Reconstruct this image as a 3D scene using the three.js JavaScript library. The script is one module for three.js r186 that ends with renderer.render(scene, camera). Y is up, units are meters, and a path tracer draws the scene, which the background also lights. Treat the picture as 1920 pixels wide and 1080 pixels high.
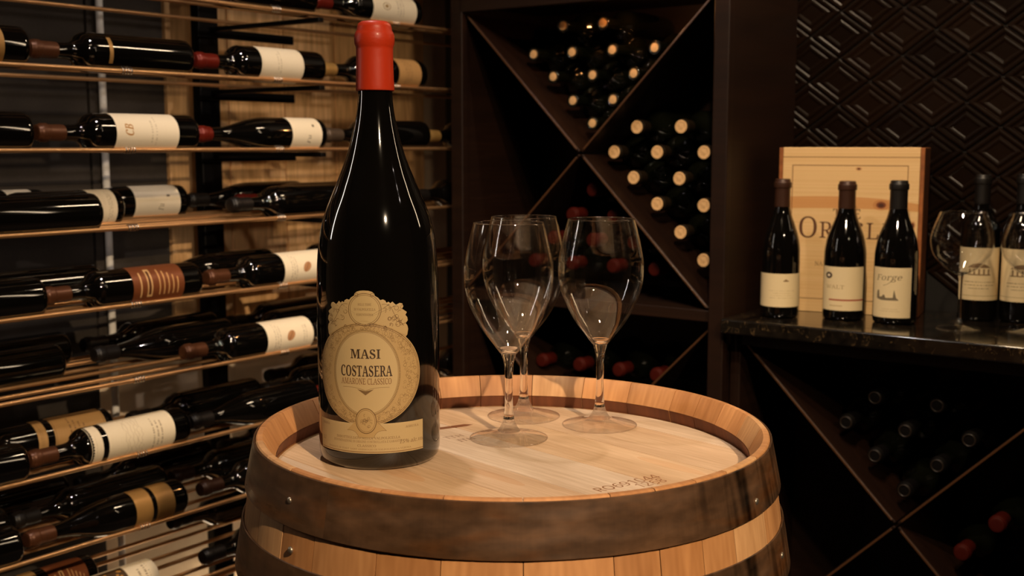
import * as THREE from 'three';
import { RoundedBoxGeometry } from 'three/addons/geometries/RoundedBoxGeometry.js';
import { mergeGeometries, toCreasedNormals } from 'three/addons/utils/BufferGeometryUtils.js';
import { ImprovedNoise } from 'three/addons/math/ImprovedNoise.js';
import { RectAreaLightUniformsLib } from 'three/addons/lights/RectAreaLightUniformsLib.js';

// ------------------------------------------------------------------ camera, lights, exposure
RectAreaLightUniformsLib.init();
const scene = new THREE.Scene();
scene.background = new THREE.Color(0x000000);
const FOCAL = 2190, YAW = Math.atan(1631 / FOCAL), TILT = Math.atan(269 / FOCAL);
const camera = new THREE.PerspectiveCamera(2 * Math.atan(540 / FOCAL) * 180 / Math.PI, 16 / 9, 0.05, 30);
camera.position.set(0, 1.27, 0);
camera.rotation.order = 'YXZ';
camera.rotation.set(-TILT, YAW, 0);
camera.focus = 1.3; camera.userData.fStop = 8;
camera.userData.focus = 1.3;
scene.add(camera);
const renderer = new THREE.WebGLRenderer({ antialias: true });
renderer.toneMapping = THREE.LinearToneMapping;
renderer.toneMappingExposure = 0.7;
renderer.shadowMap.enabled = true;
const WARM = new THREE.Color(1.0, 0.75, 0.49), WHITER = new THREE.Color(1.0, 0.86, 0.78), AMBER = new THREE.Color(1.0, 0.42, 0.14), COOL = new THREE.Color(1.0, 0.9, 0.8);
// ceiling spots, the last two added as fill: [x, z, candela, aim x, aim y, aim z, cone]
const CEILING = 2.62;
const SPOTS = [
  [-1.32, -1.18, 3.9, -1.2, 0.9, -1.25, 1.0],
  [-0.28, -0.62, 10.4, -0.75, 1.0, -2.4, 0.62],
  [-0.42, -1.0, 8.6, -1.25, 1.15, -2.35, 0.62],
  [1.25, 0.15, 47, -0.86, 0.95, -1.03, 0.36],  // frontal fill added to brighten the barrel and big bottle
  [0.95, -1.6, 6.8, -2.4, 1.15, -1.9, 0.25],  // fill added to brighten the planks behind the rack
];
const BAR = { x: -0.84, y: 2.35, z: -2.37, len: 0.40, wid: 0.05, power: 12 };       // linear fitting on the ceiling by the tiled wall
const SCONCES = [                                                       // tall wall lamps outside the frame: x, y, z, height, width, facing, colour, intensity
  { x: 0.26, y: 2.08, z: -2.56, h: 0.85, w: 0.05, turn: 0, color: WARM, power: 13 },
  { x: -2.33, y: 1.75, z: -0.12, h: 0.8, w: 0.06, turn: Math.PI / 2, color: COOL, power: 12 },
];
const GLOW = { x: -1.365, y: 1.598, z: -2.274, power: 0.09 };            // small amber puck lamp under the wine cabinet's top shelf
const ADDED_UPLIGHT = { x: -2.33, z: -2.1, len: 1.1, wid: 0.05, power: 7 };  // unseen uplight added behind the rack to brighten the low wall

// ------------------------------------------------------------------ helpers
let seed = 7;
const rnd = () => { seed = (seed * 1664525 + 1013904223) >>> 0; return seed / 4294967296; };
const noise = new ImprovedNoise();
const used = {};
const numbered = n => { used[n] = (used[n] ?? -1) + 1; return used[n] ? `${n}_${String(used[n]).padStart(3, '0')}` : n; };
function shadow(o) { o.castShadow = true; o.receiveShadow = true; return o; }
function thing(name, label, category, pos = [0, 0, 0], group) {
  const o = new THREE.Group(); o.name = numbered(name); o.position.set(...pos); o.userData = { label, category };
  if (group) o.userData.group = group;
  scene.add(o); return o;
}
function part(name, geo, mat, parent, label) {
  const m = shadow(new THREE.Mesh(geo, mat)); m.name = name; if (label) m.userData.label = label;
  parent.add(m); return m;
}
function single(name, geo, mat, label, category, group) {
  const m = shadow(new THREE.Mesh(geo, mat)); m.name = numbered(name); m.userData = { label, category }; if (group) m.userData.group = group;
  scene.add(m); return m;
}
function struct(name, geo, mat, label) {
  const m = shadow(new THREE.Mesh(geo, mat)); m.name = name; m.userData = { kind: 'structure' }; if (label) m.userData.label = label;
  scene.add(m); return m;
}
function box(w, h, d, x = 0, y = 0, z = 0, r = 0) {
  const g = r ? new RoundedBoxGeometry(w, h, d, 2, r) : new THREE.BoxGeometry(w, h, d);
  return g.translate(x, y, z);
}
function boxUV(g, s = 1) {   // uv in metres by dominant normal
  const p = g.attributes.position, n = g.attributes.normal, uv = [];
  for (let i = 0; i < p.count; i++) {
    const ax = Math.abs(n.getX(i)), ay = Math.abs(n.getY(i)), az = Math.abs(n.getZ(i));
    if (ax >= ay && ax >= az) uv.push(p.getZ(i) * s, p.getY(i) * s);
    else if (ay >= az) uv.push(p.getX(i) * s, p.getZ(i) * s);
    else uv.push(p.getX(i) * s, p.getY(i) * s);
  }
  g.setAttribute('uv', new THREE.Float32BufferAttribute(uv, 2)); return g;
}
function rod(r, len, axis, x, y, z, seg = 10) {
  const g = new THREE.CylinderGeometry(r, r, len, seg);
  if (axis === 'z') g.rotateX(Math.PI / 2); if (axis === 'x') g.rotateZ(Math.PI / 2);
  return g.translate(x, y, z);
}
function lathe(pts, seg = 48) { return new THREE.LatheGeometry(pts.map(p => new THREE.Vector2(Math.max(p[0], 1e-5), p[1])), seg); }
// Catmull-Rom through profile points
function smooth(pts, n = 40) {
  const c = new THREE.SplineCurve(pts.map(p => new THREE.Vector2(...p)));
  return c.getPoints(n).map(p => [p.x, p.y]);
}
function dataTex(w, h, fn, srgb = true) {
  const d = new Uint8Array(w * h * 4);
  for (let j = 0; j < h; j++) for (let i = 0; i < w; i++) {
    const c = fn(i, j), k = (j * w + i) * 4;
    d[k] = c[0]; d[k + 1] = c[1]; d[k + 2] = c[2]; d[k + 3] = 255;
  }
  const t = new THREE.DataTexture(d, w, h); t.magFilter = THREE.LinearFilter; t.minFilter = THREE.LinearFilter;
  t.wrapS = t.wrapT = THREE.RepeatWrapping; if (srgb) t.colorSpace = THREE.SRGBColorSpace; t.needsUpdate = true; return t;
}
function canvasTex(w, h, draw) {
  const c = document.createElement('canvas'); c.width = w; c.height = h;
  draw(c.getContext('2d'), w, h);
  const t = new THREE.CanvasTexture(c); t.colorSpace = THREE.SRGBColorSpace; return t;
}
const clamp = v => Math.max(0, Math.min(255, v));
const fbm = (x, y, z, o = 4) => { let s = 0, a = 0.5; for (let i = 0; i < o; i++) { s += a * noise.noise(x, y, z); x *= 2.03; y *= 2.03; a *= 0.5; } return s; };
// oak: grain along u (i)
function oak(w, h, base, amp, sx, sy, zed) {
  return dataTex(w, h, (i, j) => {
    const g = fbm(i * sx, j * sy, zed, 4), f = noise.noise(i * sx * 4, j * sy * 7, zed + 5), b = fbm(i * sx * 0.6, j * sy * 0.12, zed + 9, 3);
    const v = g * 1.0 + f * 0.55 + b * 0.9;
    return [clamp(base[0] + amp * v), clamp(base[1] + amp * v * 1.0), clamp(base[2] + amp * v * 0.9)];
  });
}
const std = (o) => new THREE.MeshStandardMaterial(o);
const phy = (o) => new THREE.MeshPhysicalMaterial(o);

// ------------------------------------------------------------------ materials
const M = {};
M.espresso = phy({ color: 0x25160d, roughness: 0.5, specularIntensity: 0.55, map: oak(512, 512, [212, 194, 176], 50, 0.004, 0.05, 2.2) });
M.espressoEdge = phy({ color: 0x4a2f1c, roughness: 0.3, clearcoat: 0.4, clearcoatRoughness: 0.15 });
M.plaster = std({ color: 0xffffff, roughness: 0.9, map: dataTex(512, 512, (i, j) => { const v = fbm(i * 0.012, j * 0.012, 1, 5) * 40; return [clamp(214 + v), clamp(192 + v), clamp(164 + v)]; }) });
M.dark = std({ color: 0x14100d, roughness: 0.8 });
M.blackMetal = std({ color: 0x0e0c0b, roughness: 0.45, metalness: 0.6 });
M.rail = std({ color: 0xeab681, roughness: 0.38, metalness: 0.88 });
M.railClip = std({ color: 0xd8cfc4, roughness: 0.25, metalness: 1 });
M.greyPanel = std({ color: 0xffffff, roughness: 0.85, map: dataTex(512, 512, (i, j) => { const v = fbm(i * 0.01, j * 0.01, 3, 5) * 55 + noise.noise(i * .3, j * .3, 2) * 8; return [clamp(58 + v * .6), clamp(50 + v * .6), clamp(42 + v * .6)]; }) });
M.tanPanel = std({ color: 0xffffff, roughness: 0.7, map: oak(512, 512, [212, 166, 112], 44, 0.05, 0.004, 6.1) });
M.conduit = std({ color: 0xf4f0e8, roughness: 0.35 });
M.glassBlack = phy({ color: 0x070605, roughness: 0.06, ior: 1.52, clearcoat: 0.6, clearcoatRoughness: 0.03 });
M.glassGreen = phy({ color: 0x0b0c06, roughness: 0.07, ior: 1.52, clearcoat: 0.6, clearcoatRoughness: 0.03 });
M.capRed = std({ color: 0x701f14, roughness: 0.32, metalness: 0.3 });
M.capDull = phy({ color: 0x3c0c05, roughness: 0.55, specularIntensity: 0.3 });
M.capCopper = std({ color: 0x5a3622, roughness: 0.34, metalness: 0.4 });
M.capGold = std({ color: 0xb08a50, roughness: 0.35, metalness: 0.4 });
M.capBrown = std({ color: 0x3d2418, roughness: 0.4, metalness: 0.2 });
M.capBlack = std({ color: 0x120e0c, roughness: 0.42 });
M.capWine = std({ color: 0x5a1510, roughness: 0.4 });
M.capGrey = std({ color: 0x54463a, roughness: 0.4, metalness: 0.3 });
M.wax = phy({ color: 0x9e290d, roughness: 0.45, specularIntensity: 0.45, clearcoat: 0.08, clearcoatRoughness: 0.2, bumpMap: dataTex(256, 256, (i, j) => { const v = 128 + fbm(i * 0.05, j * 0.05, 4, 3) * 90; return [v, v, v]; }, false), bumpScale: 0.0006 });
M.cork = std({ color: 0xffffff, roughness: 0.85, map: dataTex(128, 128, (i, j) => { const v = fbm(i * 0.12, j * 0.12, 5, 3) * 70; return [clamp(214 + v), clamp(172 + v), clamp(120 + v)]; }) });
M.clear = phy({ color: 0xffffff, roughness: 0.0, transmission: 1, thickness: 0.02, ior: 1.5 });
M.clearThin = phy({ color: 0xffffff, roughness: 0.0, transmission: 1, thickness: 0, ior: 1.56 });
M.clearSoft = phy({ color: 0xffffff, roughness: 0.0, transmission: 1, thickness: 0.02, ior: 1.5, transparent: true, opacity: 0.45 });
M.granite = phy({ color: 0xffffff, roughness: 0.14, clearcoat: 0.3, map: dataTex(1024, 512, (i, j) => {
  const a = fbm(i * 0.02, j * 0.02, 8, 5), v = Math.abs(fbm(i * 0.006 + a, j * 0.012 + a, 3, 4)), vein = v < 0.018 ? 70 * (1 - v / 0.018) : 0, sp = noise.noise(i * 0.5, j * 0.5, 2) > 0.55 ? 40 : 0;
  const b = 20 + a * 28 + sp * 0.6; return [clamp(b + vein * 1.1), clamp(b * 0.82 + vein * 0.85), clamp(b * 0.65 + vein * 0.5)];
}) });
M.tile = phy({ color: 0x130a05, roughness: 0.28, specularIntensity: 0.28 });
M.grout = std({ color: 0x0c0806, roughness: 0.8 });
M.floor = std({ color: 0x2a1d14, roughness: 0.6 });
M.ceiling = std({ color: 0x6b584a, roughness: 0.9 });
M.roomWall = std({ color: 0x5a483a, roughness: 0.85 });

// ------------------------------------------------------------------ room shell
struct('floor', box(5.2, 0.1, 6.2, 0, -0.05, -0.2), M.floor);
struct('ceiling', box(5.2, 0.1, 6.2, 0, CEILING + 0.05, -0.2), M.ceiling);
const wallLeft = struct('wall_left', boxUV(box(0.12, CEILING, 6.0, -2.46, CEILING / 2, -0.1)), M.plaster);
struct('wall_back', box(1.6, CEILING, 0.12, -1.7, CEILING / 2, -3.0), M.roomWall);
struct('wall_right', box(0.12, CEILING, 6.0, 2.46, CEILING / 2, -0.1), M.roomWall);
struct('wall_front', box(5.0, CEILING, 0.12, 0, CEILING / 2, 2.86), M.roomWall);
const wallAlcove = struct('wall_alcove', box(3.9, CEILING, 0.35, 0.5, CEILING / 2, -2.779), M.grout);
// boards fixed to the left wall
{
  const cuts = [-0.35, -0.72, -1.19, -1.585];
  for (let i = 0; i < 3; i++) {
    const z0 = cuts[i], z1 = cuts[i + 1], mat = M.greyPanel.clone(); mat.color.setScalar([1.0, 1.25, 0.8][i]);
    part('panel', boxUV(new RoundedBoxGeometry(0.016, 2.4, z0 - z1 - 0.004, 2, 0.003).translate(-2.393, 1.205, (z0 + z1) / 2)), mat, wallLeft, 'grey-brown panel');
  }
  part('panel', boxUV(new RoundedBoxGeometry(0.016, 1.62, 0.206, 2, 0.003).translate(-2.393, 1.595, -1.692)), M.greyPanel, wallLeft, 'grey-brown panel');
  for (let i = 0; i < 5; i++) {
    const z0 = -1.8 - i * 0.19, mat = M.tanPanel.clone(); mat.color.setScalar(1.0 + 0.3 * rnd());
    const g = boxUV(new RoundedBoxGeometry(0.018, 1.5, 0.186, 2, 0.003).translate(-2.392, 1.53, z0 - 0.095));
    part('plank', g, mat, wallLeft, 'tan wooden plank');
  }
}
single('conduit', rod(0.0085, CEILING - 0.02, 'y', -2.366, CEILING / 2, -1.61, 16), M.conduit, 'thin pale vertical pipe on the wall behind the bottle rack', 'pipe');

// ------------------------------------------------------------------ tiled wall: lozenge tiles with nested ridges
{
  const W = 0.1416, H = 0.1046;
  const rings = [[1, 0], [0.985, 0.0022], [0.94, 0.0042], [0.86, 0.0048], [0.77, 0.0042], [0.70, 0.0018], [0.66, 0.0018], [0.60, 0.0036], [0.52, 0.0042], [0.44, 0.0035], [0.38, 0.0022], [0, 0.0024]];
  const pos = [];
  // hexagon-like lozenge: left and right corners slightly blunted
  const loop = s => [[0, H / 2 * s], [W / 2 * s * 0.965, 0.0016 * s], [W / 2 * s * 0.965, -0.0016 * s], [0, -H / 2 * s], [-W / 2 * s * 0.965, -0.0016 * s], [-W / 2 * s * 0.965, 0.0016 * s]];
  for (let r = 0; r < rings.length - 1; r++) {
    const a = loop(rings[r][0] * 0.985), b = loop(rings[r + 1][0] * 0.985), ha = rings[r][1], hb = rings[r + 1][1];
    for (let k = 0; k < 6; k++) {
      const n = (k + 1) % 6, A = [...a[k], ha], B = [...a[n], ha], C = [...b[n], hb], D = [...b[k], hb];
      pos.push(...A, ...C, ...B); if (rings[r + 1][0] > 0) pos.push(...A, ...D, ...C);
    }
  }
  const g = new THREE.BufferGeometry(); g.setAttribute('position', new THREE.Float32BufferAttribute(pos, 3)); g.computeVertexNormals();
  const mats = [0, 1, 2].map(i => { const m = M.tile.clone(); m.color.multiplyScalar([1, 1.25, 0.8][i]); return m; });
  const nx = -0.657, ny = 1.2544;
  for (let j = -7; j <= 14; j++) for (let i = -4; i <= 9; i++) {
    const x = nx + i * W + (j & 1 ? W / 2 : 0), y = ny + j * H / 2;
    if (x < -1.26 || x > 0.6 || y < 0.96 || y > 1.96) continue;
    const t = part('tile', g, mats[Math.floor(rnd() * 3)], wallAlcove);
    t.position.set(x, y, -2.603);
    t.rotation.set((rnd() - 0.5) * 0.02, (rnd() - 0.5) * 0.02, 0);
  }
}

// ------------------------------------------------------------------ label art
const SERIF = 'serif';
function paper(c, w, h, base = '#efe0c4') {
  c.fillStyle = base; c.fillRect(0, 0, w, h);
  for (let i = 0; i < w * h / 60; i++) { c.fillStyle = rnd() > 0.5 ? 'rgba(255,250,235,0.08)' : 'rgba(120,90,50,0.06)'; c.fillRect(rnd() * w, rnd() * h, 2, 2); }
}
function lines(c, x, y, w, n, gap, col) { c.fillStyle = col; for (let k = 0; k < n; k++) { const ww = w * (0.6 + 0.4 * rnd()); for (let q = -ww / 2; q < ww / 2; q += 7 + rnd() * 9) c.fillRect(x + q, y + k * gap, 4 + rnd() * 6, gap * 0.32); } }
const L = {};
const labelMat = (draw, w = 320, h = 256, base) => std({ roughness: 0.62, map: canvasTex(w, h, (c) => { paper(c, w, h, base); draw(c, w, h); }) });
L.crest = labelMat((c, w, h) => { c.strokeStyle = '#8a6a3a'; c.lineWidth = 3; c.beginPath(); c.arc(w / 2, h * .3, 20, 0, 7); c.stroke(); c.fillStyle = '#a08050'; c.beginPath(); c.arc(w / 2, h * .3, 10, 0, 7); c.fill(); lines(c, w / 2, h * .55, 120, 3, 16, 'rgba(90,70,50,.35)'); });
L.mono = labelMat((c, w, h) => { c.fillStyle = '#b07a38'; c.font = 'italic bold 44px serif'; c.textAlign = 'center'; c.fillText('CB', w / 2, h * .26); lines(c, w / 2, h * .55, 150, 2, 18, 'rgba(120,100,70,.25)'); });
L.leaf = labelMat((c, w, h) => { c.fillStyle = '#b5835a'; c.save(); c.translate(w / 2, h * .5); c.rotate(0.5); c.beginPath(); c.ellipse(0, 0, 30, 20, 0, 0, 7); c.fill(); c.strokeStyle = '#7a4a30'; c.lineWidth = 3; c.beginPath(); c.moveTo(-26, 0); c.lineTo(26, 0); c.stroke(); c.restore(); lines(c, w / 2, h * .16, 170, 3, 13, 'rgba(90,70,50,.4)'); lines(c, w / 2, h * .78, 130, 2, 14, 'rgba(90,70,50,.35)'); });
L.sparse = labelMat((c, w, h) => { c.fillStyle = '#6b5a42'; c.font = 'italic 40px serif'; c.fillText('Fu', w * .3, h * .62); c.fillRect(w * .6, h * .7, 14, 18); });
L.plain = labelMat((c, w, h) => { c.strokeStyle = 'rgba(120,90,60,.5)'; c.strokeRect(10, 10, w - 20, h - 20); lines(c, w / 2, h * .38, 120, 2, 16, 'rgba(100,80,55,.35)'); });
L.engraved = labelMat((c, w, h) => { c.strokeStyle = 'rgba(110,80,45,.4)'; for (let k = 0; k < 6; k++) { c.beginPath(); c.moveTo(30, 60 + k * 10 + rnd() * 8); for (let x = 30; x < w - 30; x += 14) c.lineTo(x, 60 + k * 12 + rnd() * 14); c.stroke(); } lines(c, w / 2, h * .66, 180, 3, 16, 'rgba(90,65,40,.45)'); });
L.tan = labelMat((c, w, h) => { lines(c, w / 2, h * .3, 180, 4, 22, 'rgba(70,45,25,.5)'); c.strokeStyle = 'rgba(80,55,30,.6)'; c.lineWidth = 2; c.strokeRect(8, 8, w - 16, h - 16); }, 320, 256, '#b38a55');
L.copper = std({ roughness: 0.42, metalness: 0.25, map: canvasTex(320, 256, (c, w, h) => {
  c.fillStyle = '#7d4526'; c.fillRect(0, 0, w, h); for (let i = 0; i < 1500; i++) { c.fillStyle = rnd() > .5 ? 'rgba(170,100,60,.12)' : 'rgba(40,20,10,.12)'; c.fillRect(rnd() * w, rnd() * h, 3, 3); }
  c.fillStyle = '#e0b47c'; c.fillRect(w * .3, h * .14, w * .4, 7); c.fillRect(w * .3, h * .27, w * .46, 26); c.fillStyle = '#5a2f18'; c.fillRect(w * .34, h * .295, w * .38, 12);
  c.fillStyle = '#d9a76e'; for (let k = 0; k < 5; k++) c.fillRect(w * .32, h * (.5 + k * .09), w * (.42 - k * .04), 6);
}) });
L.gold = std({ color: 0xb0854c, roughness: 0.4, metalness: 0.35 });
L.picture = labelMat((c, w, h) => { c.fillStyle = '#4a3318'; c.fillRect(24, 60, w - 48, h * .4); for (let k = 0; k < 60; k++) { c.fillStyle = rnd() > .5 ? '#c08a40' : '#2a1a0c'; c.fillRect(24 + rnd() * (w - 60), 60 + rnd() * h * .36, 12, 8); } lines(c, w / 2, h * .76, 190, 2, 20, 'rgba(80,55,30,.55)'); });
// labels of the bottles on the counter
L.counterA = labelMat((c, w, h) => { c.fillStyle = '#7a5a34'; c.fillRect(w * .52, h * .2, 34, 12); c.fillRect(w * .545, h * .17, 14, 18); lines(c, w * .5, h * .5, 190, 4, 26, 'rgba(110,85,50,.2)'); }, 384, 360, '#dfca9f');
L.counterB = labelMat((c, w, h) => {
  c.fillStyle = '#3c2a20'; c.save(); c.translate(w * .2, h * .2); for (let k = 0; k < 12; k++) { c.rotate(Math.PI / 6); c.beginPath(); c.ellipse(0, -24, 8, 12, 0, 0, 7); c.fill(); } c.restore();
  c.fillStyle = '#efe0c4'; c.beginPath(); c.arc(w * .2, h * .2, 14, 0, 7); c.fill();
  c.fillStyle = 'rgba(140,110,70,.75)'; c.font = '54px serif'; c.fillText('WALT', w * .13, h * .5);
  c.fillStyle = '#9a3522'; c.fillRect(w * .22, h * .74, w * .78, 15); c.fillStyle = 'rgba(130,100,60,.4)'; c.fillRect(w * .24, h * .88, w * .28, 10);
}, 384, 460, '#dfca9f');
L.counterC = labelMat((c, w, h) => {
  c.fillStyle = 'rgba(90,68,45,.85)'; c.font = 'italic 88px serif'; c.save(); c.translate(w * .14, h * .26); c.rotate(-.04); c.fillText('Forge', 0, 0); c.restore();
  c.strokeStyle = '#6b5236'; c.lineWidth = 4; c.beginPath(); c.moveTo(w * .34, h * .36); c.quadraticCurveTo(w * .46, h * .34, w * .56, h * .24); c.stroke();
  c.fillStyle = '#1d140d'; c.beginPath(); c.moveTo(w * .18, h * .62); c.quadraticCurveTo(w * .17, h * .44, w * .23, h * .46); c.lineTo(w * .25, h * .6); c.lineTo(w * .33, h * .58); c.quadraticCurveTo(w * .37, h * .5, w * .4, h * .61); c.lineTo(w * .58, h * .6); c.lineTo(w * .6, h * .46); c.lineTo(w * .64, h * .6); c.lineTo(w * .7, h * .645); c.lineTo(w * .3, h * .65); c.closePath(); c.lineWidth = 3; c.strokeStyle = '#2a1d12'; c.stroke(); c.globalAlpha = .55; c.fill(); c.globalAlpha = 1;
  lines(c, w * .5, h * .82, 190, 2, 24, 'rgba(110,85,50,.3)');
}, 384, 560, '#dfca9f');
L.counterD = labelMat((c, w, h) => {
  c.fillStyle = '#7a5f40'; c.beginPath(); c.moveTo(w * .3, h * .38); c.quadraticCurveTo(w * .5, h * .2, w * .7, h * .38); c.closePath(); c.fill(); for (let k = 0; k < 5; k++) c.fillRect(w * (.33 + k * .08), h * .4, 12, h * .1); c.fillRect(w * .3, h * .5, w * .4, 12);
  lines(c, w / 2, h * .64, 230, 3, 32, 'rgba(90,65,40,.5)'); c.fillStyle = 'rgba(110,80,45,.5)'; c.fillRect(0, h * .91, w, 5);
}, 420, 520, '#dcc69a');

// ------------------------------------------------------------------ bottles
const PROFILE = {   // [radius / R, height / L]
  bordeaux: [[0, 0.012], [0.55, 0.004], [0.86, 0], [0.97, 0.012], [1, 0.035], [1, 0.3], [1, 0.6], [0.985, 0.635], [0.9, 0.672], [0.72, 0.7], [0.53, 0.728], [0.42, 0.765], [0.385, 0.82], [0.375, 0.95], [0.37, 0.955]],
  burgundy: [[0, 0.012], [0.55, 0.004], [0.86, 0], [0.97, 0.012], [1, 0.035], [1, 0.25], [1, 0.45], [0.97, 0.52], [0.86, 0.6], [0.68, 0.675], [0.51, 0.74], [0.41, 0.8], [0.37, 0.86], [0.355, 0.95], [0.35, 0.955]],
  stout: [[0, 0.012], [0.6, 0.004], [0.88, 0], [0.98, 0.014], [1, 0.04], [1, 0.4], [1, 0.64], [0.97, 0.68], [0.82, 0.71], [0.6, 0.73], [0.44, 0.76], [0.4, 0.82], [0.39, 0.95], [0.38, 0.955]],
};
const geoCache = {};
function bodyGeo(kind, R, Len) {
  const k = `${kind}${R}${Len}`; if (geoCache[k]) return geoCache[k];
  const p = PROFILE[kind], low = p.slice(0, 6).map(q => [q[0] * R, q[1] * Len]), high = smooth(p.slice(5).map(q => [q[0] * R, q[1] * Len]), 26);
  return geoCache[k] = lathe([...low, ...high.slice(1), [0.2 * R, 0.956 * Len], [0, 0.956 * Len]], 40);
}
function capGeo(kind, R, Len, from) {
  const k = `cap${kind}${R}${Len}${from}`; if (geoCache[k]) return geoCache[k];
  const n = 0.385 * R + 0.0007, t = 0.0022;
  return geoCache[k] = lathe([[n * 0.97 + (from < 0.8 ? 0.0016 : 0.0004), from * Len], [n + 0.0005, (from + 0.02) * Len], [n, 0.93 * Len], [n + t * .6, 0.934 * Len], [n + t, 0.94 * Len], [n + t, 0.972 * Len], [n + t * .5, 0.977 * Len], [n, 0.98 * Len], [n * 0.99, 0.993 * Len], [n * 0.9, 0.999 * Len], [n * 0.55, Len], [0, Len]], 28);
}
// label bent round the body: heights in metres, half angle in degrees; centre faces +Z of the bottle
function wrapGeo(rAt, y0, y1, half, off = 0.0005, ny = 4, nx = 36) {
  const pos = [], uv = [], idx = [];
  for (let j = 0; j <= ny; j++) for (let i = 0; i <= nx; i++) {
    const v = j / ny, u = i / nx, y = y0 + (y1 - y0) * v, a = (u * 2 - 1) * half * Math.PI / 180, r = rAt(y) + off;
    pos.push(Math.sin(a) * r, y, Math.cos(a) * r); uv.push(u, v);
  }
  for (let j = 0; j < ny; j++) for (let i = 0; i < nx; i++) { const a = j * (nx + 1) + i, b = a + 1, c = a + nx + 1, d = c + 1; idx.push(a, b, d, a, d, c); }
  const g = new THREE.BufferGeometry(); g.setAttribute('position', new THREE.Float32BufferAttribute(pos, 3)); g.setAttribute('uv', new THREE.Float32BufferAttribute(uv, 2)); g.setIndex(idx); g.computeVertexNormals(); return g;
}
function radiusAt(kind, R, Len) { const p = PROFILE[kind].slice(3); return y => { const t = y / Len; for (let i = 0; i < p.length - 1; i++) if (t <= p[i + 1][1]) { const f = (t - p[i][1]) / (p[i + 1][1] - p[i][1]); return R * (p[i][0] + (p[i + 1][0] - p[i][0]) * Math.max(0, f)); } return R * 0.37; }; }
function bottle(label, o) {
  const { kind = 'bordeaux', R = 0.0365, Len = 0.335, glass = M.glassBlack, cap = M.capBlack, capFrom = 0.84, labels = [], group, bands = false } = o;
  const t = thing('wine_bottle', label, 'bottle', [0, 0, 0], group);
  part('glass_body', bodyGeo(kind, R, Len), glass, t);
  if (cap) { const c = part('capsule', capGeo(kind, R, Len, capFrom), cap, t);
    if (bands) { const n = 0.385 * R; part('capsule_band', mergeGeometries([0.865, 0.9].map(f => new THREE.TorusGeometry(n + 0.0004, 0.0007, 6, 28).rotateX(Math.PI / 2).translate(0, f * Len, 0))), M.capBrown, c); } }
  const rAt = radiusAt(kind, R, Len);
  for (const l of labels) part(l.name ?? 'label', wrapGeo(rAt, l.y0 * Len, l.y1 * Len, l.half ?? 100, 0.0005, l.ny ?? 3), l.mat, t, l.label).rotation.y = (l.turn ?? 0) * Math.PI / 180;
  return t;
}
// lay a bottle along Z with the neck towards +Z, its tip at z; the label (local +Z) turned to face +X and rolled upwards by roll degrees
function lay(t, x, y, zTip, Len, roll = 0) {
  t.quaternion.setFromEuler(new THREE.Euler(Math.PI / 2, 0, 0)).multiply(new THREE.Quaternion().setFromAxisAngle(new THREE.Vector3(0, 1, 0), Math.PI / 2 + roll * Math.PI / 180));
  t.position.set(x, y, zTip - Len);
}

// ------------------------------------------------------------------ left: tall metal rack, bottles lying along it
const railY = i => 1.5525 - 0.1464 * i;
{
  const t = thing('wine_rack', 'tall black metal wine rack along the left wall with bottles lying on thin rails', 'rack');
  const Z0 = -0.45, Z1 = -2.9, zc = (Z0 + Z1) / 2, len = Z0 - Z1;
  const front = rod(0.0043, len, 'z', 0, 0, 0, 14), rail = rod(0.0042, len, 'z', 0, 0, 0, 10);
  const clip = mergeGeometries([0, 1, 2, 3].map(k => new THREE.TorusGeometry(0.0052, 0.0017, 6, 14).translate(0, 0, (k - 1.5) * 0.0062)));
  const arm = new RoundedBoxGeometry(0.40, 0.010, 0.016, 2, 0.002), plate = new RoundedBoxGeometry(0.008, 0.022, 0.3, 2, 0.002);
  for (let i = -1; i <= 11; i++) {
    const y = railY(i); if (y < 0.05) continue;
    const f = part('front_rail', front, M.rail, t); f.position.set(-1.9, y, zc);
    for (const x of i <= 2 ? [-1.95, -2.19] : [-1.95, -2.02, -2.07, -2.14, -2.19]) { const r = part('rail', rail, M.rail, t); r.position.set(x, y, zc); }
    for (let k = -2; k < 4; k++) { const z = -1.345 - k * 0.372; part('rail_clip', clip, M.railClip, f).position.set(0, 0, z - zc); }
    for (const z of [-0.8, -1.84, -2.78]) { part('support_arm', arm, M.blackMetal, t).position.set(-2.09, y - 0.0118, z); }
    part('bracket_plate', plate, M.blackMetal, t).position.set(-2.262, y - 0.02, -1.95);
  }
  for (const z of [-0.8, -1.84, -2.78]) part('post', new RoundedBoxGeometry(0.03, CEILING - 0.02, 0.06, 2, 0.004).translate(-2.285, CEILING / 2, z), M.blackMetal, t);
}
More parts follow.
